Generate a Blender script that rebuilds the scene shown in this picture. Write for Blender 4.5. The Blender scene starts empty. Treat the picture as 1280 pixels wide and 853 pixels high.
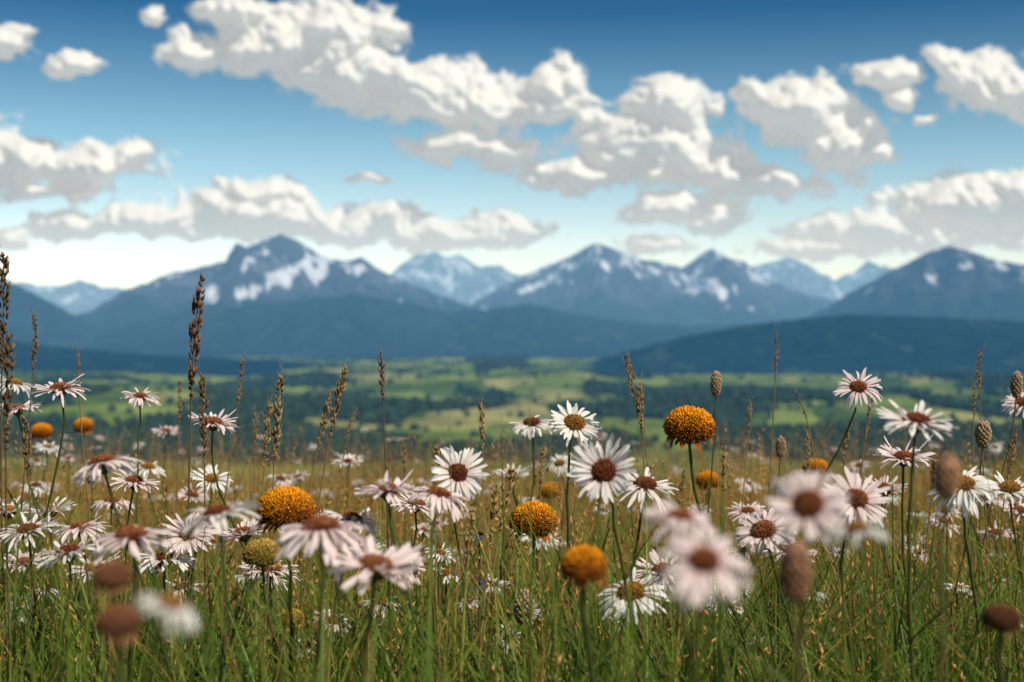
import bpy, math, numpy as np
from mathutils import Vector
rng = np.random.default_rng(11)
scene = bpy.context.scene
scene.view_settings.view_transform = 'Standard'
scene.view_settings.look = 'None'
scene.view_settings.exposure = 0
FO = 1778.0      # focal length expressed in 1/1280 frame widths
def bear(px): return (px - 640.0) / FO     # bearing tangent
def elev(py): return (426.5 - py) / FO     # elevation tangent

# ------------------------------------------------------------ noise
_p = np.random.default_rng(3).permutation(512)
_g = np.random.default_rng(4).uniform(0, 2*np.pi, 512)
def gnoise(x, y, seed=0):
    x = np.asarray(x, float) + seed*17.31; y = np.asarray(y, float) + seed*9.77
    xi = np.floor(x).astype(int); yi = np.floor(y).astype(int)
    xf = x - xi; yf = y - yi
    def gr(i, j, dx, dy):
        a = _g[_p[(_p[i & 511] + j) & 511]]
        return np.cos(a)*dx + np.sin(a)*dy
    u = xf*xf*xf*(xf*(xf*6-15)+10); v = yf*yf*yf*(yf*(yf*6-15)+10)
    a = gr(xi, yi, xf, yf); b = gr(xi+1, yi, xf-1, yf)
    c = gr(xi, yi+1, xf, yf-1); d = gr(xi+1, yi+1, xf-1, yf-1)
    return (a*(1-u)+b*u)*(1-v) + (c*(1-u)+d*u)*v
def fbm(x, y, o=5, seed=0, g=.5):
    s = 0; a = 1
    for i in range(o):
        s = s + a*gnoise(x*2**i, y*2**i, seed+i*3); a *= g
    return s
def billow(x, y, o=5, seed=0, g=.5):
    s = 0; a = 1; n = 0
    for i in range(o):
        s = s + a*np.abs(gnoise(x*2**i+.37*i, y*2**i, seed+i*3))*2; n += a; a *= g
    return s/n
def ridged(x, y, o=5, seed=0, g=.5):
    return 1-billow(x, y, o, seed, g)
def sstep(a, b, x):
    t = np.clip((x-a)/(b-a), 0, 1); return t*t*(3-2*t)
def gblur(A, s):
    r = int(3*s); k = np.exp(-np.arange(-r, r+1)**2/(2*s*s)); k /= k.sum()
    for ax in (0, 1):
        Ap = np.pad(A, [(r, r) if i == ax else (0, 0) for i in (0, 1)], mode='edge')
        out = 0
        for i, kk in enumerate(k):
            sl = [slice(None)]*2; sl[ax] = slice(i, i+A.shape[ax]); out = out + kk*Ap[tuple(sl)]
        A = out
    return A

# ------------------------------------------------------------ mesh builder
class MB:
    def __init__(s):
        s.V=[]; s.Q=[]; s.T=[]; s.QM=[]; s.TM=[]; s.C=[]; s.n=0
    def add(s, V, Q=None, T=None, m=0, C=(1,1,1)):
        V = np.asarray(V, float).reshape(-1, 3); k = len(V)
        C = np.asarray(C, float)
        if C.ndim == 1: C = np.tile(C[:3], (k, 1))
        C = C.reshape(-1, 3)
        s.V.append(V); s.C.append(C)
        if Q is not None and len(Q):
            Q = np.asarray(Q, int).reshape(-1, 4); s.Q.append(Q+s.n); s.QM.append(np.full(len(Q), m))
        if T is not None and len(T):
            T = np.asarray(T, int).reshape(-1, 3); s.T.append(T+s.n); s.TM.append(np.full(len(T), m))
        s.n += k
    def build(s, name, mats, origin=(0,0,0), smooth=True):
        V = np.concatenate(s.V) - np.asarray(origin, float); C = np.concatenate(s.C)
        Q = np.concatenate(s.Q) if s.Q else np.zeros((0,4), int)
        T = np.concatenate(s.T) if s.T else np.zeros((0,3), int)
        QM = np.concatenate(s.QM) if s.QM else np.zeros(0, int)
        TM = np.concatenate(s.TM) if s.TM else np.zeros(0, int)
        me = bpy.data.meshes.new(name)
        me.vertices.add(len(V)); me.vertices.foreach_set('co', V.astype(np.float32).ravel())
        loops = np.concatenate([Q.ravel(), T.ravel()]).astype(np.int32)
        me.loops.add(len(loops)); me.loops.foreach_set('vertex_index', loops)
        st = np.concatenate([np.arange(len(Q))*4, len(Q)*4+np.arange(len(T))*3]).astype(np.int32)
        me.polygons.add(len(st)); me.polygons.foreach_set('loop_start', st)
        me.polygons.foreach_set('material_index', np.concatenate([QM, TM]).astype(np.int32))
        me.polygons.foreach_set('use_smooth', np.full(len(st), smooth))
        me.update(calc_edges=True)
        at = me.attributes.new('col', 'FLOAT_COLOR', 'POINT')
        at.data.foreach_set('color', np.concatenate([C, np.ones((len(C),1))], 1).astype(np.float32).ravel())
        for m in mats: me.materials.append(m)
        ob = bpy.data.objects.new(name, me); ob.location = origin
        scene.collection.objects.link(ob)
        return ob
def gridq(nu, nv, off=0):
    i, j = np.meshgrid(np.arange(nu-1), np.arange(nv-1), indexing='ij')
    a = (i*nv+j).ravel()
    return np.stack([a, a+nv, a+nv+1, a+1], 1) + off

# ------------------------------------------------------------ materials
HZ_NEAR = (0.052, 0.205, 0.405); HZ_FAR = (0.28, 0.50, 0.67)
def newmat(name):
    m = bpy.data.materials.new(name); m.use_nodes = True
    nt = m.node_tree; nt.nodes.clear()
    return m, nt, nt.nodes.new('ShaderNodeOutputMaterial')
def N(nt, t, **kw):
    n = nt.nodes.new(t)
    for k, v in kw.items(): setattr(n, k, v)
    return n
def setin(nt, node, key, v):
    if isinstance(v, bpy.types.NodeSocket): nt.links.new(v, node.inputs[key])
    else: node.inputs[key].default_value = v
def mth(nt, op, a, b=None, c=None, clamp=False):
    n = N(nt, 'ShaderNodeMath', operation=op, use_clamp=clamp)
    setin(nt, n, 0, a)
    if b is not None: setin(nt, n, 1, b)
    if c is not None: setin(nt, n, 2, c)
    return n.outputs[0]
def mixc(nt, f, a, b, bt='MIX'):
    n = N(nt, 'ShaderNodeMix', data_type='RGBA', blend_type=bt)
    setin(nt, n, 0, f)
    for k, v in ((6, a), (7, b)):
        if isinstance(v, tuple) and len(v) == 3: v = v+(1,)
        setin(nt, n, k, v)
    return n.outputs[2]
def mrange(nt, v, a, b, c=0.0, d=1.0, it='SMOOTHSTEP'):
    n = N(nt, 'ShaderNodeMapRange', interpolation_type=it)
    setin(nt, n, 0, v); n.inputs[1].default_value=a; n.inputs[2].default_value=b
    n.inputs[3].default_value=c; n.inputs[4].default_value=d
    return n.outputs[0]
def noise(nt, vec, scale, detail=4, rough=.5):
    n = N(nt, 'ShaderNodeTexNoise'); nt.links.new(vec, n.inputs['Vector'])
    n.inputs['Scale'].default_value=scale; n.inputs['Detail'].default_value=detail
    n.inputs['Roughness'].default_value=rough
    return n.outputs[0]
def attr(nt):
    return N(nt, 'ShaderNodeAttribute', attribute_name='col').outputs['Color']
def hazed(nt, sh, L, out):  # aerial haze painted in as bluish emission, growing with distance from the origin
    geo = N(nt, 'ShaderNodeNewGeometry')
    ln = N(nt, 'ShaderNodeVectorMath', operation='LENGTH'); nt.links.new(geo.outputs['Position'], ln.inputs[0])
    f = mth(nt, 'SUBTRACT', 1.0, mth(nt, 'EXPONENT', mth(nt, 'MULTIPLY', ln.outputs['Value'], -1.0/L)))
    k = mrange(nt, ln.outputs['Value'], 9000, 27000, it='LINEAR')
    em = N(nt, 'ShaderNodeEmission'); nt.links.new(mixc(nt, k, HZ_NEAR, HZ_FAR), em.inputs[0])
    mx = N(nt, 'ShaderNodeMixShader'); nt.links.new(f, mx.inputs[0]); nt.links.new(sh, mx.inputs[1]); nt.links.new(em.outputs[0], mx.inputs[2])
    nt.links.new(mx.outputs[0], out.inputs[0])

def plant_mat(name, trans=.35, rough=.6, var=.25, nscale=60, spec=0):
    m, nt, out = newmat(name)
    c = attr(nt)
    if var > 0:
        tc = N(nt, 'ShaderNodeTexCoord').outputs['Object']
        nz = noise(nt, tc, nscale, 1)
        c = mixc(nt, 1.0, c, mixc(nt, mrange(nt, nz, .3, .7, it='LINEAR'), (1-var,1-var,1-var), (1+var*.6,1+var*.6,1+var*.6)), 'MULTIPLY')
    if spec > 0:
        p = N(nt, 'ShaderNodeBsdfPrincipled'); nt.links.new(c, p.inputs['Base Color'])
        p.inputs['Roughness'].default_value = rough; p.inputs['Specular IOR Level'].default_value = spec
    else:
        p = N(nt, 'ShaderNodeBsdfDiffuse'); nt.links.new(c, p.inputs[0])
    t = N(nt, 'ShaderNodeBsdfTranslucent'); nt.links.new(c, t.inputs[0])
    mx = N(nt, 'ShaderNodeMixShader'); mx.inputs[0].default_value = trans
    nt.links.new(p.outputs[0], mx.inputs[1]); nt.links.new(t.outputs[0], mx.inputs[2])
    nt.links.new(mx.outputs[0], out.inputs[0])
    return m
M_petal = plant_mat('petal', .36, .6, .04, 250)
M_disc = plant_mat('flower_disc', .12, .8, .3, 300)
M_green = plant_mat('stem_leaf', .25, .5, .25, 60, .25)
M_grass = plant_mat('grass_blade', .42, .5, .2, 25, .25)
M_straw = plant_mat('straw', .38, .7, .2, 60)

def terrain_mat(name, L, nscale, var=.35, bump=0):
    m, nt, out = newmat(name)
    geo = N(nt, 'ShaderNodeNewGeometry').outputs['Position']
    c = attr(nt)
    nz = noise(nt, geo, nscale, 6, .6)
    c2 = mixc(nt, 1.0, c, mixc(nt, mrange(nt, nz, .3, .7), (1-var,)*3, (1+var,)*3), 'MULTIPLY')
    d = N(nt, 'ShaderNodeBsdfDiffuse'); nt.links.new(c2, d.inputs[0])
    if bump:
        b = N(nt, 'ShaderNodeBump'); b.inputs['Distance'].default_value=bump; b.inputs['Strength'].default_value=.8
        nt.links.new(nz, b.inputs['Height']); nt.links.new(b.outputs[0], d.inputs['Normal'])
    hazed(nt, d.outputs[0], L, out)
    m.cycles.emission_sampling = 'NONE'
    return m
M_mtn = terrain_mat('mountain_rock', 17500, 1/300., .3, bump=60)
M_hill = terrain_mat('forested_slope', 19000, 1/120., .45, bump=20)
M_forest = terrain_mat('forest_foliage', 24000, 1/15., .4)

def ground_mat():
    m, nt, out = newmat('meadow_and_fields')
    geo = N(nt, 'ShaderNodeNewGeometry').outputs['Position']
    mp = N(nt, 'ShaderNodeMapping'); nt.links.new(geo, mp.inputs[0])
    mp.inputs['Scale'].default_value = (1/300., 1/620., 0); mp.inputs['Rotation'].default_value=(0,0,.35)
    w = N(nt, 'ShaderNodeTexNoise'); nt.links.new(mp.outputs[0], w.inputs[0]); w.inputs['Scale'].default_value=.8
    ad = N(nt, 'ShaderNodeVectorMath', operation='MULTIPLY_ADD'); nt.links.new(w.outputs['Color'], ad.inputs[0]); ad.inputs[1].default_value=(.9,.9,0); nt.links.new(mp.outputs[0], ad.inputs[2])
    vo = N(nt, 'ShaderNodeTexVoronoi'); nt.links.new(ad.outputs[0], vo.inputs['Vector']); vo.inputs['Scale'].default_value=1
    sp = N(nt, 'ShaderNodeSeparateColor'); nt.links.new(vo.outputs['Color'], sp.inputs[0])
    r = N(nt, 'ShaderNodeValToRGB'); nt.links.new(sp.outputs[0], r.inputs[0])
    el = r.color_ramp.elements
    el[0].position=0; el[0].color=(.055,.10,.03,1); el[1].position=1; el[1].color=(.27,.28,.10,1)
    for p_, c_ in ((.3,(.09,.14,.035,1)),(.55,(.16,.215,.05,1)),(.8,(.21,.27,.07,1)),(.93,(.29,.27,.12,1))):
        e = el.new(p_); e.color=c_
    nz = noise(nt, geo, 1/180., 6, .65)
    c1 = mixc(nt, 1.0, r.outputs[0], mixc(nt, mrange(nt, nz, .3, .7), (.5,.55,.5), (1.4,1.35,1.2)), 'MULTIPLY')
    at = N(nt, 'ShaderNodeAttribute', attribute_name='col')
    sc = N(nt, 'ShaderNodeSeparateColor'); nt.links.new(at.outputs['Color'], sc.inputs[0])
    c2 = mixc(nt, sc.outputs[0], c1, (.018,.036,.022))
    near = mixc(nt, noise(nt, geo, 6, 3), (.035,.03,.015), (.07,.075,.025))
    c3 = mixc(nt, sc.outputs[1], c2, near)
    c3 = mixc(nt, sc.outputs[2], c3, (.045,.085,.02))
    d = N(nt, 'ShaderNodeBsdfDiffuse'); nt.links.new(c3, d.inputs[0])
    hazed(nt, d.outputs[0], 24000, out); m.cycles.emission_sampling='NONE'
    return m
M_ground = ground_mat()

# ------------------------------------------------------------ ground
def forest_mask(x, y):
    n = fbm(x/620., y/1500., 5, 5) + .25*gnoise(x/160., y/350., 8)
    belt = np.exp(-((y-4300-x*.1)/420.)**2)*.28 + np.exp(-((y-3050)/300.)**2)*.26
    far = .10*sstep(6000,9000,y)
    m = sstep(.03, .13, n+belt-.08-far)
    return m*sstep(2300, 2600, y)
def G(x, y):
    x = np.asarray(x, float); y = np.asarray(y, float)
    z = np.interp(y, [-60000,-100,0,6,20,100,1000,1800,2500,6000,12500,18000,60000],
                  [10,0,-0.58,-0.85,-2.6,-12,-125,-195,-207,-195,-150,-170,-235])
    z = z + sstep(2200, 3500, y)*fbm(x/1400., y/1800., 4, 21)*60
    z = z + .02*fbm(x/1.5, y/1.5, 3, 2)*sstep(0,3,np.abs(y))
    z = z + 34*np.exp(-((x-230)/95.)**2 - ((y-420)/150.)**2)
    z = z + sstep(60,400,y)*fbm(x/150.,y/150.,3,31)*6*(1-sstep(1500,2500,y))
    return z
rad = np.concatenate([np.linspace(.05,20,60)**1.0, np.geomspace(21,2000,90), np.linspace(2030,12000,210), np.geomspace(12500,60000,18)])
ang = np.concatenate([np.linspace(-180,-32,60,endpoint=False), np.linspace(-32,32,420,endpoint=False), np.linspace(32,180,61)])
A, R = np.meshgrid(np.radians(ang), rad, indexing='ij')
X = R*np.sin(A); Y = R*np.cos(A); Z = G(X, Y)
fm = forest_mask(X, Y)
near = 1-sstep(20, 60, R)
past = np.exp(-((X-230)/130.)**2 - ((Y-420)/200.)**2)
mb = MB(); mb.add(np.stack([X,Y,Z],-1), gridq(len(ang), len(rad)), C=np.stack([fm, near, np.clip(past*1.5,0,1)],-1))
mb.build('ground', [M_ground])

# ------------------------------------------------------------ mountains
def mountain(name, pts, D, W, amp, seed, snow=(), gsnow=None, mat=M_mtn, base=-200, p=1.1, jag=1.0,
             lam=1500., rock=(.11,.115,.13), forest=(.016,.032,.030), tline=370, su=2.0, nf=120):
    pts = np.array(pts, float)
    u = np.arange(pts[0,0], pts[-1,0]+.1, su)
    v = np.concatenate([np.linspace(-1,0,nf), np.linspace(0,1,18)[1:]])
    U, Vv = np.meshgrid(u, v, indexing='ij')
    PY = np.interp(U, pts[:,0], pts[:,1]) - jag*fbm(U/26., U*0+.3, 4, seed)*3
    x = bear(U)*D; av = np.abs(Vv)
    y = D + Vv*W
    crest = elev(PY)*D
    h0 = np.maximum(crest-base, 20)
    wx = x + 400*fbm(x/2500., y/2500., 3, seed+4)
    r = ridged(wx/lam, y/(lam*2.6), 5, seed+1, .55)
    r2 = ridged(wx/(lam*.3), y/(lam*.45), 4, seed+2, .55)
    m = np.sin(np.pi*np.clip(av,0,1)**.6)**1.0
    m = m*sstep(0,.25,av)
    h = base + h0*(1-av)**p + (r-.55)*amp*h0*m + (r2-.5)*amp*.32*h0*np.clip(av*7,0,1)*(1-av)
    h = np.where(av > .97, base-60, h)
    epy = 426.5 - FO*h/y
    n1 = fbm(x/500., y/500., 5, seed+9)
    fr = sstep(tline-12, tline+16, epy + n1*40)
    scree = sstep(.0,.35, n1 + .3*(r2-.5))
    col = np.array(rock)[None,None]*(0.6+.8*scree[...,None])
    col = col*(1-fr[...,None]) + np.array(forest)[None,None]*fr[...,None]
    cl = sstep(.25,.4, fbm(x/350.,y/500.,4,seed+13))*fr*sstep(385,420,epy)
    col = col*(1-cl[...,None]*.5) + np.array((.05,.08,.04))*cl[...,None]*.5
    s = np.zeros_like(h)-1.0
    for (cx,cy,rx,ry,a) in snow:
        dx=(U-cx); dy=(epy-cy); ca,sa=math.cos(math.radians(a)),math.sin(math.radians(a))
        q=((dx*ca+dy*sa)/rx)**2+((-dx*sa+dy*ca)/ry)**2
        s=np.maximum(s,1.0-.8*q)
    g = gsnow - (epy-320)/60. if gsnow is not None else -5
    s = np.maximum(s, g)
    streak = fbm((x+ (y-D)*.25)/130., y/800., 4, seed+23)
    s = s + (.55-r2)*2.2 + fbm(x/220.,y/260.,4,seed+17)*1.3 + 1.6*streak
    sn = sstep(.25,.42,s)*(1-sstep(tline+8,tline+25,epy))
    col = col*(1-sn[...,None]) + np.array((.90,.90,.92))*sn[...,None]
    b = MB(); b.add(np.stack([x,y,h],-1), gridq(len(u), len(v)), C=col)
    return b.build(name, [mat])

mountain('snowy_mountain_range', [(-350,345),(-200,330),(-60,350),(0,352),(50,355),(75,358),(100,349),(130,358),(160,364),(205,356),(300,350),(400,352),(480,352),
    (500,332),(520,321),(542,314),(558,322),(575,317),(600,334),(625,332),(650,346),(690,328),(720,338),(800,345),(930,337),(960,328),(985,322),(1010,330),(1040,350),(1065,342),(1085,326),(1110,340),(1200,350),(1400,330),(1650,350)],
    27000, 5200, .5, 2, snow=((125,374,18,7,10),(62,358,14,6,0),(535,345,30,10,10),(562,352,24,10,60),(580,335,24,8,40),(575,372,14,9,70),(690,333,16,6,-20),(940,345,14,6,20),(1090,350,12,6,0),(505,345,14,7,0)),
    gsnow=.35, rock=(.16,.17,.19), tline=400, jag=1.3, lam=2300, su=1.5)
mountain('mountain_range', [(560,398),(600,374),(640,353),(680,337),(715,319),(735,308),(745,304),(757,307),(775,312),(800,325),(830,328),(852,335),(872,322),(890,310),(905,318),(925,328),(945,345),(980,358),(1010,368),(1060,382),(1120,400)],
    19000, 3800, .5, 31, gsnow=.0, snow=((782,326,12,17,0),(868,356,36,12,15),(845,350,24,8,10),(938,346,22,10,35),(880,366,22,8,10),(985,348,12,7,0),(742,330,12,7,30),(690,350,18,6,-20),(812,340,12,6,20),(660,360,12,5,-20)), tline=374, lam=1700, su=1.5)
mountain('mountain_range', [(70,425),(110,402),(150,376),(200,346),(245,335),(290,325),(312,308),(330,300),(350,292),(362,295),(378,304),(400,319),(430,328),(452,320),(470,335),(500,350),(540,366),(600,385),(660,402)],
    16500, 3600, .5, 12, gsnow=-.2, snow=((374,348,38,13,-42),(398,338,16,11,0),(358,360,22,9,-30),(300,368,20,9,15),(408,326,16,10,30),(455,338,11,8,30),(225,352,18,7,0),(430,335,13,7,0),(335,325,9,12,0)), tline=372, lam=1500, su=1.5)
mountain('mountain_range', [(1010,405),(1040,382),(1060,366),(1100,346),(1140,325),(1165,314),(1185,307),(1215,315),(1250,330),(1280,336),(1340,330),(1420,350),(1550,365),(1700,390)],
    14500, 3000, .48, 44, gsnow=-.35, snow=((1238,349,16,9,25),(1222,332,12,7,30),(1140,348,10,6,0),(1168,332,9,6,0),(1262,354,12,7,0)), rock=(.075,.075,.085), tline=364, lam=1200, su=1.5)
mountain('mountain_range', [(-420,330),(-250,300),(-120,315),(-50,328),(0,345),(40,366),(80,391),(130,418),(200,440)],
    13500, 2600, .45, 51, rock=(.06,.07,.08), tline=350, lam=1100)
mountain('foothills', [(-400,395),(-100,400),(60,428),(110,418),(160,405),(230,390),(300,383),(360,376),(400,372),(440,368),(500,377),(560,390),(620,386),(660,379),(720,393),(790,403),(860,408),(950,405),(1050,396),(1150,400),(1300,405),(1700,400)],
    14200, 2300, .42, 61, mat=M_hill, tline=300, jag=.8, lam=1100, forest=(.016,.034,.034), base=-175)
hillR = [(690,466),(740,452),(790,438),(860,420),(950,404),(1060,393),(1150,396),(1280,402),(1500,395),(1800,410)]
mountain('forested_hill', hillR, 9300, 1300, .28, 71, mat=M_hill, tline=300, jag=.5, lam=700, p=1.0, forest=(.012,.028,.022), base=-205)
hillL = [(-400,400),(-150,412),(0,424),(100,437),(200,444),(330,450),(480,460),(560,470)]
mountain('forested_hill', hillL, 9300, 1300, .28, 81, mat=M_hill, tline=300, jag=.5, lam=700, p=1.0, forest=(.012,.026,.022), base=-205)

# ------------------------------------------------------------ cumulus clouds: relief meshes lit by the sun plus a painted-in glow
BL=[(240,68,52,28),(330,60,88,42),(405,44,100,48),(300,16,60,22),(445,92,94,48),(525,112,98,50),(600,132,92,50),(690,112,48,42),(575,178,60,30),(642,192,50,24),
 (830,132,72,46),(785,182,84,46),(850,190,84,46),(725,222,70,28),(900,212,62,30),(970,230,76,22),(850,258,84,26),(892,284,54,24),(828,310,54,16),
 (1000,138,72,42),(1055,176,68,36),(945,120,46,24),(1102,190,28,18),(1108,92,52,22),(1122,126,28,15),(1155,151,17,8),(1230,98,78,42),(1275,120,50,36),(1185,76,30,20),
 (95,206,108,34),(25,198,60,34),(165,195,40,26),(60,240,80,12),(95,80,42,15),(12,62,38,26),(185,22,26,12),
 (300,262,115,34),(180,278,120,22),(430,280,130,28),(560,292,115,24),(640,286,56,22),(100,280,70,20),(12,300,34,15),(330,238,66,20),
 (1210,256,130,44),(1260,232,80,28),(1100,288,110,26),(1020,316,100,12),(1180,300,130,22),(455,228,26,8),
 (-170,140,170,70),(-330,250,200,50),(1480,150,160,90),(1640,270,240,60),(700,-130,240,70),(150,-220,260,60),(1200,-220,260,60)]
st=1.6
ux=np.arange(-480,1761,st); vy=np.arange(-240,366,st)
U,Vp=np.meshgrid(ux,vy,indexing='ij')
wx=U+22*fbm(U/80.,Vp/80.,5,101,.55); wy=Vp+16*fbm(U/80.,Vp/80.,5,131,.55)
acc=np.zeros_like(U)
for (bx,by,rx,ry) in BL:
    q=np.sqrt(((wx-bx)/rx)**2+((wy-by)/ry)**2)
    acc+=np.exp(-9*q)
q=-np.log(acc+1e-12)/9
Fl=1.0-q
b1=billow(wx/52.,wy/46.,5,141,.58)
f1=fbm(wx/90.,wy/70.,6,151,.55)
dens=1.25*(Fl+.72*(b1-.40)+.42*f1)
dens=dens-.25*sstep(300,350,Vp)
dsm=gblur(dens,1.3)
dp=np.clip(dsm,0,1.3)
T=66*dp**.6
env=np.clip(dp*1.8,0,1)
T=T+env*(34*billow(wx/46.,wy/40.,2,161,.5)+17*billow(wx/22.,wy/20.,2,171,.5)+4*billow(wx/10.,wy/9.,1,181,.5))
T=T+env*34*fbm(wx/120.,wy/80.,2,191)
T=gblur(T,1.5)
D=46000.; pxm=D/FO
az_=np.arctan(bear(U)); rr=D/np.cos(az_)
dirx=np.sin(az_); diry=np.cos(az_)
Tm=T*pxm
hz=elev(Vp)*D
x=dirx*(rr-Tm); y=diry*(rr-Tm); z=hz*(1-Tm/rr)
Q=gridq(len(ux),len(vy))
keepv=(dens>-.16).ravel()
kq=keepv[Q].all(1); Q=Q[kq]
used=np.unique(Q); remap=np.full(keepv.size,-1); remap[used]=np.arange(len(used))
low=sstep(215,335,Vp)
C=np.stack([np.clip(dens+.16,0,1.5),low,Fl*0],-1).reshape(-1,3)[used]
P=np.stack([x,y,z],-1).reshape(-1,3)[used]
cm,nt,out=newmat('cloud')
a=N(nt,'ShaderNodeAttribute',attribute_name='col'); s=N(nt,'ShaderNodeSeparateColor'); nt.links.new(a.outputs['Color'],s.inputs[0])
pos=N(nt,'ShaderNodeNewGeometry').outputs['Position']
nz=noise(nt,pos,1/700.,5,.55)
al=mrange(nt,mth(nt,'ADD',s.outputs[0],mth(nt,'MULTIPLY',mth(nt,'SUBTRACT',nz,.5),.35)),.02,.42)
al=mth(nt,'MULTIPLY',al,mrange(nt,s.outputs[1],0,1,1.0,.82))
df=N(nt,'ShaderNodeBsdfDiffuse'); df.inputs[0].default_value=(.80,.80,.79,1)
tl=N(nt,'ShaderNodeBsdfTranslucent'); tl.inputs[0].default_value=(.88,.87,.85,1)
m1=N(nt,'ShaderNodeMixShader'); m1.inputs[0].default_value=.26; nt.links.new(df.outputs[0],m1.inputs[1]); nt.links.new(tl.outputs[0],m1.inputs[2])
em=N(nt,'ShaderNodeEmission'); em.inputs[0].default_value=(.76,.76,.73,1)  # glow that lifts the shaded parts and paints haze over low clouds
m2=N(nt,'ShaderNodeMixShader'); nt.links.new(mrange(nt,s.outputs[1],0,1,.34,.62,it='LINEAR'),m2.inputs[0]); nt.links.new(m1.outputs[0],m2.inputs[1]); nt.links.new(em.outputs[0],m2.inputs[2])
tp=N(nt,'ShaderNodeBsdfTransparent')
m3=N(nt,'ShaderNodeMixShader'); nt.links.new(al,m3.inputs[0]); nt.links.new(tp.outputs[0],m3.inputs[1]); nt.links.new(m2.outputs[0],m3.inputs[2])
nt.links.new(m3.outputs[0],out.inputs[0]); cm.cycles.emission_sampling='NONE'
b=MB(); b.add(P,remap[Q],C=C); b.build('clouds',[cm])

# ------------------------------------------------------------ distant forest (tree crowns)
def tree_mass(name, x, y, z, w, h):
    n = len(x); K = 6
    a = np.linspace(0, 2*np.pi, K, endpoint=False)[None,:] + rng.uniform(0,6,n)[:,None]
    rings = []
    for fz, fr in ((0,.75),(.45,1.0),(.8,.5)):
        rr = w[:,None]*.5*fr*rng.uniform(.7,1.25,(n,K))
        rings.append(np.stack([x[:,None]+rr*np.cos(a), y[:,None]+rr*np.sin(a), z[:,None]+h[:,None]*(fz+rng.uniform(-.06,.06,(n,K)))-1],-1))
    top = np.stack([x+rng.normal(0,1,n), y, z+h],-1)[:,None]
    V = np.concatenate(rings+[top],1); nv = 3*K+1
    q=[]; t=[]
    for k in range(K):
        k2=(k+1)%K
        q += [[k,k2,K+k2,K+k],[K+k,K+k2,2*K+k2,2*K+k]]; t.append([2*K+k,2*K+k2,3*K])
    off = (np.arange(n)*nv)[:,None,None]
    c = np.array((.022,.042,.022))*rng.uniform(.5,1.6,(n,1)) + rng.uniform(0,.012,(n,1))*np.array((1,.8,.2))
    C = np.repeat(c[:,None],nv,1)
    b = MB(); b.add(V, np.array(q)[None]+off, np.array(t)[None]+off, C=C)
    return b.build(name, [M_forest], smooth=False)
n = 90000
yy = 2400 + (12500-2400)*rng.random(n)**1.2
tt = rng.uniform(-.5,.5,n); xx = tt*yy
keep = forest_mask(xx,yy) > rng.uniform(.25,1.1,n)
hd = rng.random(n) < .015
keep |= hd
xx=xx[keep]; yy=yy[keep]
tree_mass('distant_forest', xx, yy, G(xx,yy), rng.uniform(12,30,len(xx)), rng.uniform(10,24,len(xx)))

# ------------------------------------------------------------ plants: helpers
def blades(b, base, H, Wd, lean, laz, curve, col0, col1, seg=5, m=0, twist=None):
    n = len(base); t = np.linspace(0,1,seg+1)[None,:,None]
    d = np.stack([np.cos(laz), np.sin(laz), np.zeros(n)],-1)[:,None]
    s = np.stack([-np.sin(laz+twist), np.cos(laz+twist), np.zeros(n)],-1)[:,None] if twist is not None else np.stack([-np.sin(laz), np.cos(laz), np.zeros(n)],-1)[:,None]
    P = base[:,None] + np.array([0,0,1.])*H[:,None,None]*(t - .25*curve[:,None,None]*t**3) + d*H[:,None,None]*(lean[:,None,None]*t + curve[:,None,None]*t**2.2)
    w = Wd[:,None,None]*.5*np.clip(1.0-t**1.8,0.05,1)*np.minimum(1,.55+t*2)
    V = np.stack([P-s*w, P+s*w],2)
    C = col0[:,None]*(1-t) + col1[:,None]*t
    C = np.repeat(C[:,:,None],2,2)
    k=np.arange(seg); q=np.stack([2*k,2*k+1,2*k+3,2*k+2],1)
    off=(np.arange(n)*2*(seg+1))[:,None,None]
    b.add(V, q[None]+off, m=m, C=C)
    return P
def spikelets(b, base, dirs, L, W, col, m=0):
    n=len(base); dirs=dirs/np.linalg.norm(dirs,axis=1,keepdims=True)
    ref=np.tile([[.3,1,.2]],(n,1)); u=np.cross(dirs,ref); u/=np.linalg.norm(u,axis=1,keepdims=True); v=np.cross(dirs,u)
    L=L[:,None];W=W[:,None]
    mid=base+dirs*L*.4
    V=np.stack([base, mid+u*W*.5, mid+v*W*.5, mid-u*W*.5, mid-v*W*.5, base+dirs*L],1)
    t=np.array([[0,2,1],[0,3,2],[0,4,3],[0,1,4],[5,1,2],[5,2,3],[5,3,4],[5,4,1]])
    C=np.repeat(col[:,None],6,1)
    b.add(V, None, t[None]+(np.arange(n)*6)[:,None,None], m=m, C=C)
def tube(b, P, r, sides=6, m=0, C=(.08,.13,.03)):
    P=np.asarray(P,float); k=len(P); r=np.broadcast_to(np.asarray(r,float),(k,))
    T=np.gradient(P,axis=0); T/=np.linalg.norm(T,axis=1,keepdims=True)
    ref=np.array([.2,1.,.1]); 
    u=np.cross(T,ref); u/=np.linalg.norm(u,axis=1,keepdims=True); v=np.cross(T,u)
    a=np.linspace(0,2*np.pi,sides,endpoint=False)
    V=P[:,None]+r[:,None,None]*(u[:,None]*np.cos(a)[None,:,None]+v[:,None]*np.sin(a)[None,:,None])
    q=[]
    for i in range(k-1):
        for j in range(sides):
            j2=(j+1)%sides; q.append([i*sides+j,i*sides+j2,(i+1)*sides+j2,(i+1)*sides+j])
    C=np.asarray(C,float)
    if C.ndim==2: C=np.repeat(C[:,None],sides,1)
    b.add(V,q,m=m,C=C)
def bez(p0,p1,p2,p3,n=14):
    t=np.linspace(0,1,n)[:,None]
    return (1-t)**3*p0+3*(1-t)**2*t*p1+3*(1-t)*t*t*p2+t**3*p3
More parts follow.
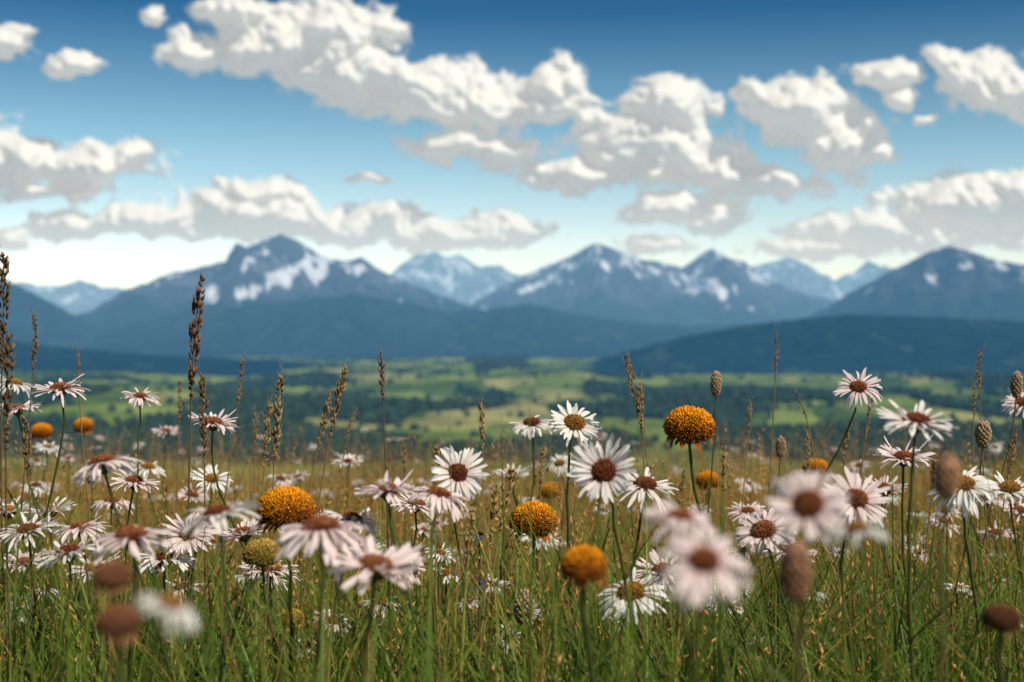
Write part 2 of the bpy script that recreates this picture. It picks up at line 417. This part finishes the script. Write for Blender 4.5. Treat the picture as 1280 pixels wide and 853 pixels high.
def frame(nrm):
    nrm=nrm/np.linalg.norm(nrm); ref=np.array([1,0,0.]) if abs(nrm[0])<.8 else np.array([0,1.,0])
    v=np.cross(nrm,ref); v/=np.linalg.norm(v); u=np.cross(v,nrm)
    return np.stack([u,v,nrm],0)
def florets(b, n, Rd, Hd, thmax, size, hgt, colf, Fm, pos, m=1, z0=0., up=0.):
    i=np.arange(n)+.5
    ct=1-(1-math.cos(thmax))*i/n; th=np.arccos(ct); ph=i*2.399963
    Pn=np.stack([np.sin(th)*np.cos(ph),np.sin(th)*np.sin(ph),np.cos(th)],-1)
    P=Pn*np.array([Rd,Rd,Hd])+np.array([0,0,z0])
    D=Pn/np.array([Rd,Rd,Hd]); D/=np.linalg.norm(D,axis=1,keepdims=True); D=D+np.array([0,0,up])+rng.normal(0,.12,D.shape); D/=np.linalg.norm(D,axis=1,keepdims=True)
    U=np.cross(D,[.31,.2,.9]); U/=np.linalg.norm(U,axis=1,keepdims=True); W=np.cross(D,U)
    s=(size*rng.uniform(.8,1.2,n))[:,None]; hh=(hgt*rng.uniform(.6,1.4,n))[:,None]
    ring=[]
    for k in range(4):
        a=k*math.pi/2; e=U*math.cos(a)+W*math.sin(a); ring.append(P+e*s*.5)
    for k in range(4):
        a=k*math.pi/2; e=U*math.cos(a)+W*math.sin(a); ring.append(P+e*s*.42+D*hh*.65)
    V=np.stack(ring+[P+D*hh],1)
    q=[[k,(k+1)%4,4+(k+1)%4,4+k] for k in range(4)]; t=[[4+k,4+(k+1)%4,8] for k in range(4)]
    off=(np.arange(n)*9)[:,None,None]
    c=colf(th/thmax, n)
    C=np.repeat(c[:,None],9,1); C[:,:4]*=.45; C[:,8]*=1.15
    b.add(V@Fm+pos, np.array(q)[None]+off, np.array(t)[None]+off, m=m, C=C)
def revolve(b, prof, Fm, pos, sides=12, m=2, C=(.06,.09,.02)):
    a=np.linspace(0,2*np.pi,sides,endpoint=False)
    V=np.array([[[r*math.cos(x),r*math.sin(x),z] for x in a] for r,z in prof])
    q=[]
    for i in range(len(prof)-1):
        for j in range(sides):
            j2=(j+1)%sides; q.append([i*sides+j,i*sides+j2,(i+1)*sides+j2,(i+1)*sides+j])
    b.add(V.reshape(-1,3)@Fm+pos,q,m=m,C=C)
def petals(b, Fm, pos, N_, r0, L, W, rise, droop, col0, col1, z0=0, seg=7, m=0, miss=.06, jit=.16):
    a=np.arange(N_)/N_*2*np.pi+rng.normal(0,.07,N_)+rng.uniform(0,6)
    a=a[rng.random(N_)>miss]; n=len(a)
    t=np.linspace(0,1,seg)[None,:,None]; s=np.array([-1,0,1.])[None,None,:]
    Ls=(L*rng.uniform(1-jit*1.4,1+jit*.6,n))[:,None,None]; Ws=(W*rng.uniform(.7,1.15,n))[:,None,None]
    wp=np.interp(np.linspace(0,1,seg),[0,.15,.5,.8,.93,1],[.4,.6,.95,1,.78,.34])[None,:,None]
    side_az=.16*np.cos(a+rng.uniform(0,6))
    ri=(rise+side_az+rng.normal(0,.10,n))[:,None,None]; dr=(droop+rng.normal(0,.18,n))[:,None,None]
    rad=r0+Ls*(t-.12*dr*t**3)-(np.abs(s)<.5)*(t>.99)*Ls*.05
    side=(rng.normal(0,.09,n))[:,None,None]*Ls*t**2
    lat=s*Ws*.5*wp+side
    tw=(rng.normal(0,.35,n))[:,None,None]*t
    z=z0+Ls*(ri*t-dr*t*t)+np.abs(s)*Ws*.16*wp + tw*s*Ws*.5 + rng.normal(0,.02,n)[:,None,None]*L
    ca=np.cos(a)[:,None,None]; sa=np.sin(a)[:,None,None]
    V=np.stack([rad*ca-lat*sa, rad*sa+lat*ca, z+0*rad],-1)
    q=[]
    for i in range(seg-1):
        for j in range(2): q.append([i*3+j,i*3+j+1,i*3+j+4,i*3+j+3])
    off=(np.arange(n)*seg*3)[:,None,None]
    k=np.clip(t*1.6,0,1)[...,None]
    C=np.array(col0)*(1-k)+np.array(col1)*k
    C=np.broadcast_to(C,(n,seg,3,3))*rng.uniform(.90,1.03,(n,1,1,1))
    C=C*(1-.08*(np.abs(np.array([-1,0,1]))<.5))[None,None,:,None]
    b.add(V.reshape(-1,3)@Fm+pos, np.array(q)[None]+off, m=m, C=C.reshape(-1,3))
def stem(b, head, nrm, r=.0014, leaves=3, col=(.075,.105,.028), m=2):
    gx=head[0]+rng.normal(0,.06); gy=head[1]+rng.uniform(-.02,.07)
    g=np.array([gx,gy,float(G(gx,gy))-.01])
    Ln=head[2]-g[2]
    down=np.array([-nrm[0],-nrm[1],-max(nrm[2],.2)]); down/=np.linalg.norm(down)
    P=bez(head, head+down*Ln*.22, g+np.array([rng.normal(0,.07),rng.normal(0,.03),Ln*.5]), g,18)
    P[1:-1]+=rng.normal(0,.0008,(16,3))
    tc=np.array(col)*rng.uniform(.8,1.2); tc=tc+np.array((.06,.02,.0))*rng.random()
    tube(b,P,np.linspace(r,r*1.5,18),6,m,C=tc)
    for k in range(leaves):
        i=rng.integers(5,16)
        laz=rng.uniform(0,6.28,1)
        blades(b,P[i][None],np.array([rng.uniform(.04,.09)]),np.array([rng.uniform(.004,.008)]),rng.uniform(.4,1.0,1),laz,rng.uniform(.2,.7,1),np.array([col]),np.array([col])*1.3,seg=6,m=m)
    return g
FM=[M_petal,M_disc,M_green]
def nvec(tilt, az):
    t=math.radians(tilt); a=math.radians(az)
    return np.array([math.sin(t)*math.sin(a), -math.sin(t)*math.cos(a), math.cos(t)])
def daisy_geo(b, pos, R, nrm, style=0, lod=1.0):
    Fm=frame(nrm)
    if style==0: c0,c1=(.78,.60,.60),(.95,.91,.89); disc=((.12,.03,.02),(.26,.09,.04))
    elif style==1: c0,c1=(.78,.56,.58),(.94,.82,.82); disc=((.18,.055,.035),(.34,.13,.05))
    else: c0,c1=(.84,.78,.72),(.95,.94,.91); disc=((.24,.10,.03),(.42,.22,.05))
    Rd=R*rng.uniform(.25,.33); Np=int(rng.integers(30,42)*(.7 if lod<1 else 1))
    dr=rng.uniform(.0,.5); ri=rng.uniform(.0,.36)
    sg=7 if lod>=1 else 4
    wj=rng.uniform(.11,.14)
    petals(b,Fm,pos,Np,Rd*.75,R-Rd*.75,R*wj,ri,dr,c0,c1,seg=sg)
    petals(b,Fm,pos,int(Np*.6),Rd*.75,(R-Rd*.75)*.9,R*wj*.9,ri+.14,dr,c0,c1,z0=.02*R,seg=sg)
    def cf(u,n):
        k=np.clip(u+rng.normal(0,.2,n),0,1)[:,None]
        return np.array(disc[1])*(1-k)+np.array(disc[0])*k
    revolve(b,[(0.001,Rd*.55),(Rd*.6,Rd*.42),(Rd*.95,Rd*.1),(Rd,-Rd*.1)],Fm,pos,12,1,disc[0])
    florets(b,int(190*lod),Rd,Rd*.6,math.pi/2,Rd*.20,Rd*.30,cf,Fm,pos)
    revolve(b,[(Rd*1.05,0),(Rd*1.0,-.08*R),(Rd*.6,-.2*R),(.0016,-.3*R)],Fm,pos,12,2,(.09,.11,.04))
    return pos-nrm*.28*R
def daisy(px,py,wpx,tilt,az=0,diam=.058,style=None,name='daisy_flower'):
    d=diam*FO/wpx
    if tilt<30: tilt=tilt-9
    pos=np.array([bear(px)*d, d, elev(py)*d]); nrm=nvec(tilt,az)+np.array([rng.normal(0,.12),0,0]); nrm/=np.linalg.norm(nrm)
    b=MB(); st=rng.integers(0,3) if style is None else style
    e=daisy_geo(b,pos,diam/2,nrm,st)
    g=stem(b,e,nrm,.0010*diam/.058+.0002)
    return b.build(name,FM,origin=g)
def orange(px,py,wpx,tilt=10,az=0,diam=.048,cols=((.92,.36,.02),(.24,.07,.016)),name='orange_flower',lod=1.):
    d=diam*FO/wpx; pos=np.array([bear(px)*d, d, elev(py)*d-diam*.12]); nrm=nvec(tilt,az); Fm=frame(nrm)
    b=MB(); Rd=diam/2*.9
    def cf(u,n):
        k=np.clip((u-.30)*1.8+rng.normal(0,.22,n),0,1)[:,None]
        return (np.array(cols[0])*(1-k)+np.array(cols[1])*k)*rng.uniform(.65,1.15,(n,1))
    a=np.linspace(0,1.95,9)
    revolve(b,[(max(.0005,math.sin(x)*Rd*.93),math.cos(x)*Rd*.72) for x in a],Fm,pos,16,1,cols[1])
    florets(b,int(620*lod),Rd*.93,Rd*.74,1.9,Rd*.11,Rd*.17,cf,Fm,pos,up=.15)
    petals(b,Fm,pos,20,Rd*.55,Rd*.55,Rd*.22,-.2,.5,tuple(np.array(cols[1])*1.2),tuple(np.array(cols[1])*1.6),z0=-Rd*.28,m=1,seg=5)
    revolve(b,[(Rd*.75,-Rd*.28),(Rd*.45,-Rd*.5),(.0018,-Rd*.7)],Fm,pos,12,2,(.09,.10,.04))
    g=stem(b,pos-nrm*Rd*.65,nrm,.0014)
    return b.build(name,FM,origin=g)
def bud(px,py,wpx,hpx,diam=.014,cols=((.50,.36,.26),(.28,.20,.10)),name='flower_bud',lean=0):
    d=diam*FO/wpx; Hh=diam*hpx/wpx; pos=np.array([bear(px)*d,d,elev(py)*d]); nrm=nvec(8+lean,lean*3); Fm=frame(nrm); b=MB()
    def cf(u,n):
        k=np.clip(u+rng.normal(0,.15,n),0,1)[:,None]
        return np.array(cols[0])*(1-k)+np.array(cols[1])*k
    a=np.linspace(0,math.pi,12)
    revolve(b,[(max(.0005,math.sin(x)*diam*.40),math.cos(x)*Hh*.46) for x in a],Fm,pos,12,1,cols[1])
    florets(b,90,diam*.38,Hh*.44,2.9,diam*.22,diam*.22,cf,Fm,pos,up=1.6)
    g=stem(b,pos-nrm*Hh*.45,nrm,.0009,2,col=(.14,.14,.05))
    return b.build(name,FM,origin=g)

DA=[(75,487,70,14,0),(18,480,52,10,20),(22,512,62,10,-10),(175,497,56,14,30),(267,530,64,14,0),(45,608,42,18,0),(128,580,92,10,10),(168,603,66,12,-20),
 (265,600,56,28,0),(35,665,84,14,20),(100,660,78,10,0),(165,672,112,14,0),(236,668,78,38,-10),(272,645,112,10,10),(85,692,82,10,0),(118,712,70,12,0),(337,713,80,8,0),
 (402,662,132,12,10),(485,615,88,8,0),(548,620,84,9,0),(470,710,125,16,5),(505,708,60,50,20),(572,592,80,68,10,0),(665,530,60,22,-20),(718,530,70,42,10),(640,596,50,14,0),
 (755,590,90,55,-15,0),(806,607,86,26,10),(672,672,64,24,0),(790,742,98,26,-10,2),(1070,625,92,42,10),(1073,485,64,34,-15,1),
 (1145,528,98,20,10),(1130,573,78,26,20),(1205,607,92,30,-15),(1280,505,58,30,-30),(1262,612,70,25,0),(955,665,82,34,-20),(935,606,36,15,0),(1087,742,40,20,0),
 (435,578,40,12,0),(208,540,36,12,0),(395,640,50,20,0),(455,690,60,12,20),(700,580,38,30,0),(1275,640,60,20,0),(1235,625,50,20,10),(60,560,40,12,0),(185,585,48,14,0),(905,760,60,20,0),(570,695,40,20,0),
 (62,640,66,12,10),(205,700,84,12,-10),(305,668,70,10,0),(520,632,64,12,0),(440,650,84,12,-20),(985,690,74,22,10),(1105,612,60,18,0),(1245,668,52,16,10),(830,715,80,20,0),(935,640,56,18,0),(10,640,60,12,0),(140,628,56,10,0),(350,600,40,14,0),(1180,655,50,18,0),(240,620,48,16,0),(30,705,60,14,0)]
for D_ in DA:
    daisy(D_[0],D_[1],D_[2],D_[3]+rng.uniform(-2,6),D_[4],diam=rng.uniform(.052,.063),style=(D_[5] if len(D_)>5 else None))
daisy(850,648,100,22,0,.034,1); daisy(880,702,132,42,10,.036,1); daisy(1010,632,112,60,-15,.036,1)
daisy(1072,663,80,12,0,.026,2); daisy(212,758,92,14,0,.021,2)
for o in ((357,630,76),(862,527,66),(667,645,62),(1020,583,34)): orange(*o)
orange(730,700,60,tilt=22,diam=.026,lod=.7)
orange(328,688,50,cols=((.55,.36,.08),(.25,.18,.05)),diam=.035); orange(365,770,32,cols=((.6,.40,.06),(.28,.22,.05)),diam=.024,lod=.5)
orange(885,598,32); orange(104,530,26); orange(52,537,28); orange(688,612,28); orange(425,655,30)
BR=((.34,.14,.07),(.20,.09,.05))
orange(148,772,58,diam=.016,cols=BR,name='brown_seed_head',lod=.5); orange(140,716,52,diam=.016,cols=BR,name='brown_seed_head',lod=.5)
orange(1252,770,48,diam=.020,cols=((.22,.09,.05),(.12,.06,.03)),name='brown_seed_head',lod=.5)
bud(895,481,14,34); bud(976,560,13,28); bud(1229,545,20,36,diam=.017); bud(1271,482,15,36); bud(655,762,26,46,diam=.018)
bud(1183,600,34,58,diam=.011,cols=((.46,.26,.16),(.30,.17,.08))); bud(995,718,40,78,diam=.012,cols=((.42,.24,.15),(.26,.14,.07)))

def seed_head(x0,y0,x1,y1,d,frac_px,thick=1.0,col=(.30,.19,.10),bend=0.,name='grass_seed_head'):
    col=tuple(np.array(col)*1.25)
    top=np.array([bear(x0)*d,d,elev(y0)*d]); mid=np.array([bear(x1)*d,d+.01,elev(y1)*d])
    dv=mid-top; gz=float(G(mid[0],d)); k=(mid[2]-gz)
    g=np.array([mid[0]+dv[0]/max(-dv[2],.01)*k*.35, d+.03, gz-.01])
    P=bez(top, top+dv*.6+np.array([.006*rng.normal(),0,0]), mid+np.array([.02*rng.normal(),0,-k*.2]), g, 40)
    b=MB(); tube(b,P,np.linspace(.0005,.0013,40),5,0,C=np.array(col)*.9)
    s=np.concatenate([[0],np.cumsum(np.linalg.norm(np.diff(P,axis=0),axis=1))])
    hl=frac_px/FO*d; n=int(hl/.0012)
    q=np.sort(rng.uniform(0,hl,n)); B=np.stack([np.interp(q,s,P[:,i]) for i in range(3)],-1)
    T=P[0]-P[6]; T/=np.linalg.norm(T)
    a=rng.uniform(0,6.28,n); o=np.stack([np.cos(a),np.sin(a),0*a],-1)
    env=np.clip(np.sin(np.pi*np.clip(q/hl*.85+.12,0,1)),.2,1)[:,None]*thick
    dirs=T[None]+o*rng.uniform(.15,.55,(n,1))
    c=np.array(col)*rng.uniform(.55,1.35,(n,1))
    spikelets(b,B+o*.0016*env,dirs,rng.uniform(.006,.010,n)*env[:,0]**.5,rng.uniform(.0016,.0028,n)*thick,c)
    nA=n//2
    ii=rng.integers(0,n,nA)
    spikelets(b,B[ii]+dirs[ii]*.006,dirs[ii],rng.uniform(.006,.014,nA),np.full(nA,.0004),c[ii]*1.2)
    return b.build(name,[M_straw],origin=g)
SH=[(253,350,246,500,1.35,150,1.6,(.19,.105,.065)),(4,318,16,475,1.3,150,1.5,(.18,.12,.07)),(42,395,27,480,1.5,70,.9,(.2,.14,.09)),(352,470,325,600,1.3,110,1.3,(.30,.22,.11)),(432,462,385,575,1.4,90,1.1,(.33,.2,.10)),
 (476,440,482,560,1.5,60,.9,(.18,.11,.07)),(783,447,797,560,1.5,100,1.1,(.28,.19,.09)),(303,452,275,530,1.7,60,.8,(.3,.2,.1)),(970,415,958,500,1.7,70,.4,(.25,.2,.1)),(1224,440,1231,550,1.6,60,.6,(.3,.2,.1)),
 (600,505,606,580,1.8,60,1.1,(.35,.24,.12)),(98,438,116,510,1.6,60,.4,(.3,.22,.12)),(443,518,425,600,1.9,60,.7,(.33,.25,.12)),(998,500,1040,560,1.5,40,.4,(.3,.22,.1)),(937,500,925,580,1.8,50,.6,(.35,.25,.12)),
 (505,550,500,610,1.9,50,.8,(.35,.25,.12)),(640,590,600,680,1.3,90,1.2,(.42,.30,.13)),(590,640,585,720,1.2,90,1.2,(.42,.30,.13)),(1170,570,1150,640,1.5,50,.8,(.3,.2,.1)),(225,475,215,540,1.8,60,.7,(.3,.2,.1)),
 (545,560,560,640,1.5,60,1.,(.4,.28,.12)),(320,520,318,600,2.0,50,1.,(.35,.25,.12)),(1060,540,1050,620,1.7,50,.7,(.3,.2,.1)),(1268,545,1272,620,1.5,60,.9,(.28,.18,.1)),
 (905,560,912,640,1.6,60,.8,(.35,.25,.12)),(735,575,726,640,2.,60,.8,(.38,.27,.12)),(855,590,850,660,1.8,60,.8,(.38,.27,.12)),
 (12,420,20,560,1.25,150,1.5,(.17,.12,.07)),(252,470,250,600,1.4,110,1.2,(.22,.14,.08)),(30,520,34,620,1.4,90,1.1,(.24,.17,.09)),(415,490,372,590,1.5,80,1.0,(.34,.22,.11)),(337,505,322,610,1.5,90,1.0,(.34,.25,.12)),
 (1090,500,1080,600,1.6,60,.6,(.3,.2,.1)),(1218,480,1222,560,1.7,50,.5,(.3,.22,.1)),(800,480,806,570,1.7,70,.9,(.32,.22,.1)),(620,610,612,690,1.3,80,1.2,(.45,.31,.13)),(575,600,566,690,1.4,80,1.1,(.42,.30,.13)),(680,560,676,640,1.8,60,.9,(.38,.27,.12)),(1010,540,1000,620,1.8,60,.8,(.35,.25,.12))]
for s_ in SH: seed_head(*s_)

# ------------------------------------------------------------ meadow grass mass
def scatter(n,d0,d1,p=1.0,aw=.58):
    d=d0+(d1-d0)*rng.random(n)**p; t=rng.uniform(-aw,aw,n); x=t*(d+.3); y=d
    return x,y
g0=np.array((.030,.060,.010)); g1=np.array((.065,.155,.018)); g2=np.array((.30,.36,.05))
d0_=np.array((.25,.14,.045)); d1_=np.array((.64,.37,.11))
mb=MB()
n=80000
x,y=scatter(n,.62,9.0,1.2)
patch=fbm(x/.35,y/.35,3,41)
H=np.interp(y,[.6,.9,1.2,1.6,2.2,4,8],[.36,.44,.44,.41,.39,.38,.38])*rng.uniform(.5,1.15,n)*(1+.5*patch)
u=rng.random(n)
dry=(u < .04+.68*sstep(1.3,2.6,y)+.25*patch)
k=rng.random((n,1))**1.3
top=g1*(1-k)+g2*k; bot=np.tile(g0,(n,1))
top[dry]=(d1_*rng.uniform(.7,1.2,(n,1)))[dry]; bot[dry]=d0_
base=np.stack([x,y,G(x,y)-.01],-1)
wd=rng.uniform(.0022,.0060,n); wd[dry]*=.6
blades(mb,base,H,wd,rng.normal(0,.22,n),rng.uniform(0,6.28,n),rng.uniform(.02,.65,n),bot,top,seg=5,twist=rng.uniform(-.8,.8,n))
nc=320; cx_,cy_=scatter(nc,.50,2.6,1.1)
m_=26; n=nc*m_
x=np.repeat(cx_,m_)+rng.normal(0,.018,n); y=np.repeat(cy_,m_)+rng.normal(0,.018,n)
H=np.repeat(np.interp(cy_,[.5,.72,1.,1.3,2.6],[.41,.43,.47,.48,.45])*rng.uniform(.8,1.12,nc),m_)*rng.uniform(.55,1.08,n)
k=np.repeat(rng.random((nc,1))**1.4,m_,0)*.7+.3*rng.random((n,1))
top=(g1*(1-k)+g2*k)*rng.uniform(.8,1.2,(n,1))
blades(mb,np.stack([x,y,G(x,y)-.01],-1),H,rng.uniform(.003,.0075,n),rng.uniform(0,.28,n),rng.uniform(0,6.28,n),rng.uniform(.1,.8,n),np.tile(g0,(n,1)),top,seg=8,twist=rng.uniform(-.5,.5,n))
n=12000
x,y=scatter(n,9.0,20,1.0,.5)
base=np.stack([x,y,G(x,y)-.01],-1)
blades(mb,base,rng.uniform(.25,.55,n),rng.uniform(.005,.009,n),rng.normal(0,.14,n),rng.uniform(0,6.28,n),rng.uniform(.02,.3,n),np.tile(d0_,(n,1)),np.tile(d1_*.8,(n,1)),seg=3)
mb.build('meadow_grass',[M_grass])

mb=MB(); n=6400
x,y=scatter(n,1.1,9.5,1.15)
H=np.interp(y,[.9,1.3,2,3,4,6,10],[.37,.42,.47,.48,.46,.45,.46])*rng.uniform(.6,1.2,n)
laz=rng.uniform(0,6.28,n); base=np.stack([x,y,G(x,y)-.01],-1)
gc=np.array((.66,.39,.14))*rng.uniform(.6,1.25,(n,1)); gc[rng.random(n)<.3]*=np.array((.55,.40,.34))
P=blades(mb,base,H,rng.uniform(.0012,.0018,n),rng.normal(.02,.18,n),laz,rng.uniform(.0,.5,n),gc*.6,gc,seg=6)
ns=14
tt=np.linspace(.68,1.0,ns)*6; i0=np.clip(np.floor(tt).astype(int),0,5); fr=(tt-i0)[None,:,None]
B=P[:,i0]*(1-fr)+P[:,i0+1]*fr; T=P[:,i0+1]-P[:,i0]; T=T/np.linalg.norm(T,axis=-1,keepdims=True)
a=rng.uniform(0,6.28,(n,ns)); o=np.stack([np.cos(a),np.sin(a),0*a],-1)
op=rng.uniform(.1,.9,(n,1,1))
dirs=(T+o*op).reshape(-1,3)
spikelets(mb,(B+o*.001).reshape(-1,3),dirs,rng.uniform(.006,.013,n*ns),rng.uniform(.0015,.0036,n*ns),np.repeat(gc,ns,0)*rng.uniform(.7,1.3,(n*ns,1)))
mb.build('golden_grass',[M_straw])

mb=MB()
for i in range(230):
    yy_=1.55+6.0*rng.random()**1.4; xx_=rng.uniform(-.46,.46)*yy_
    hh=np.interp(yy_,[1.5,1.9,4,8],[.38,.42,.43,.42])*rng.uniform(.7,1.12)
    pos=np.array([xx_,yy_,float(G(xx_,yy_))+hh]); nr=nvec(rng.uniform(0,30),rng.uniform(-90,90))
    e=daisy_geo(mb,pos,rng.uniform(.017,.027),nr,rng.integers(0,3),lod=.3)
    tube(mb,np.linspace(e,[xx_,yy_,float(G(xx_,yy_))],4),.0013,4,2)
mb.build('wildflower_mass',FM)

# ------------------------------------------------------------ sun + sky
sdir=np.array([.48,-.46,.75]); sdir/=np.linalg.norm(sdir)
el=math.asin(sdir[2]); az=math.atan2(sdir[0],sdir[1])
sl=bpy.data.lights.new('sun','SUN'); sl.energy=5.0; sl.angle=math.radians(.5); sl.color=(1,.90,.73)
so=bpy.data.objects.new('sun',sl); scene.collection.objects.link(so)
so.rotation_euler=Vector(sdir).to_track_quat('Z','Y').to_euler()

w=bpy.data.worlds.new('World'); scene.world=w; w.use_nodes=True
nt=w.node_tree; nt.nodes.clear()
out=N(nt,'ShaderNodeOutputWorld')
sky=N(nt,'ShaderNodeTexSky',sky_type='NISHITA'); sky.sun_disc=False; sky.sun_elevation=el; sky.sun_rotation=az
sky.altitude=1500; sky.air_density=1.0; sky.dust_density=.8; sky.ozone_density=1.7
gen=N(nt,'ShaderNodeTexCoord').outputs['Generated']
sx=N(nt,'ShaderNodeSeparateXYZ'); nt.links.new(gen,sx.inputs[0])
tr=N(nt,'ShaderNodeValToRGB'); nt.links.new(mrange(nt,sx.outputs[2],0,.30,it='LINEAR'),tr.inputs[0])
e=tr.color_ramp.elements; e[0].position=0; e[0].color=(.90,.76,.68,1); e[1].position=1; e[1].color=(.05,.18,.25,1)
for p_,c_ in ((.22,(.88,.77,.65,1)),(.45,(.48,.60,.54,1)),(.75,(.08,.235,.31,1))):
    q=e.new(p_); q.color=c_
skyc=mixc(nt,1.0,sky.outputs[0],tr.outputs[0],'MULTIPLY')
sc2=N(nt,'ShaderNodeVectorMath',operation='SCALE'); nt.links.new(skyc,sc2.inputs[0]); sc2.inputs['Scale'].default_value=2.0
bg1=N(nt,'ShaderNodeBackground'); nt.links.new(sc2.outputs[0],bg1.inputs[0]); bg1.inputs[1].default_value=.10
nt.links.new(bg1.outputs[0],out.inputs[0])
w.cycles.sampling_method='MANUAL'; w.cycles.sample_map_resolution=256

cd=bpy.data.cameras.new('camera'); cd.lens=50; cd.sensor_width=36; cd.clip_start=.02; cd.clip_end=200000
cd.dof.use_dof=True; cd.dof.focus_distance=1.42; cd.dof.aperture_fstop=7.5
co=bpy.data.objects.new('camera',cd); co.location=(0,0,0); co.rotation_euler=(math.radians(90),0,0)
scene.collection.objects.link(co); scene.camera=co
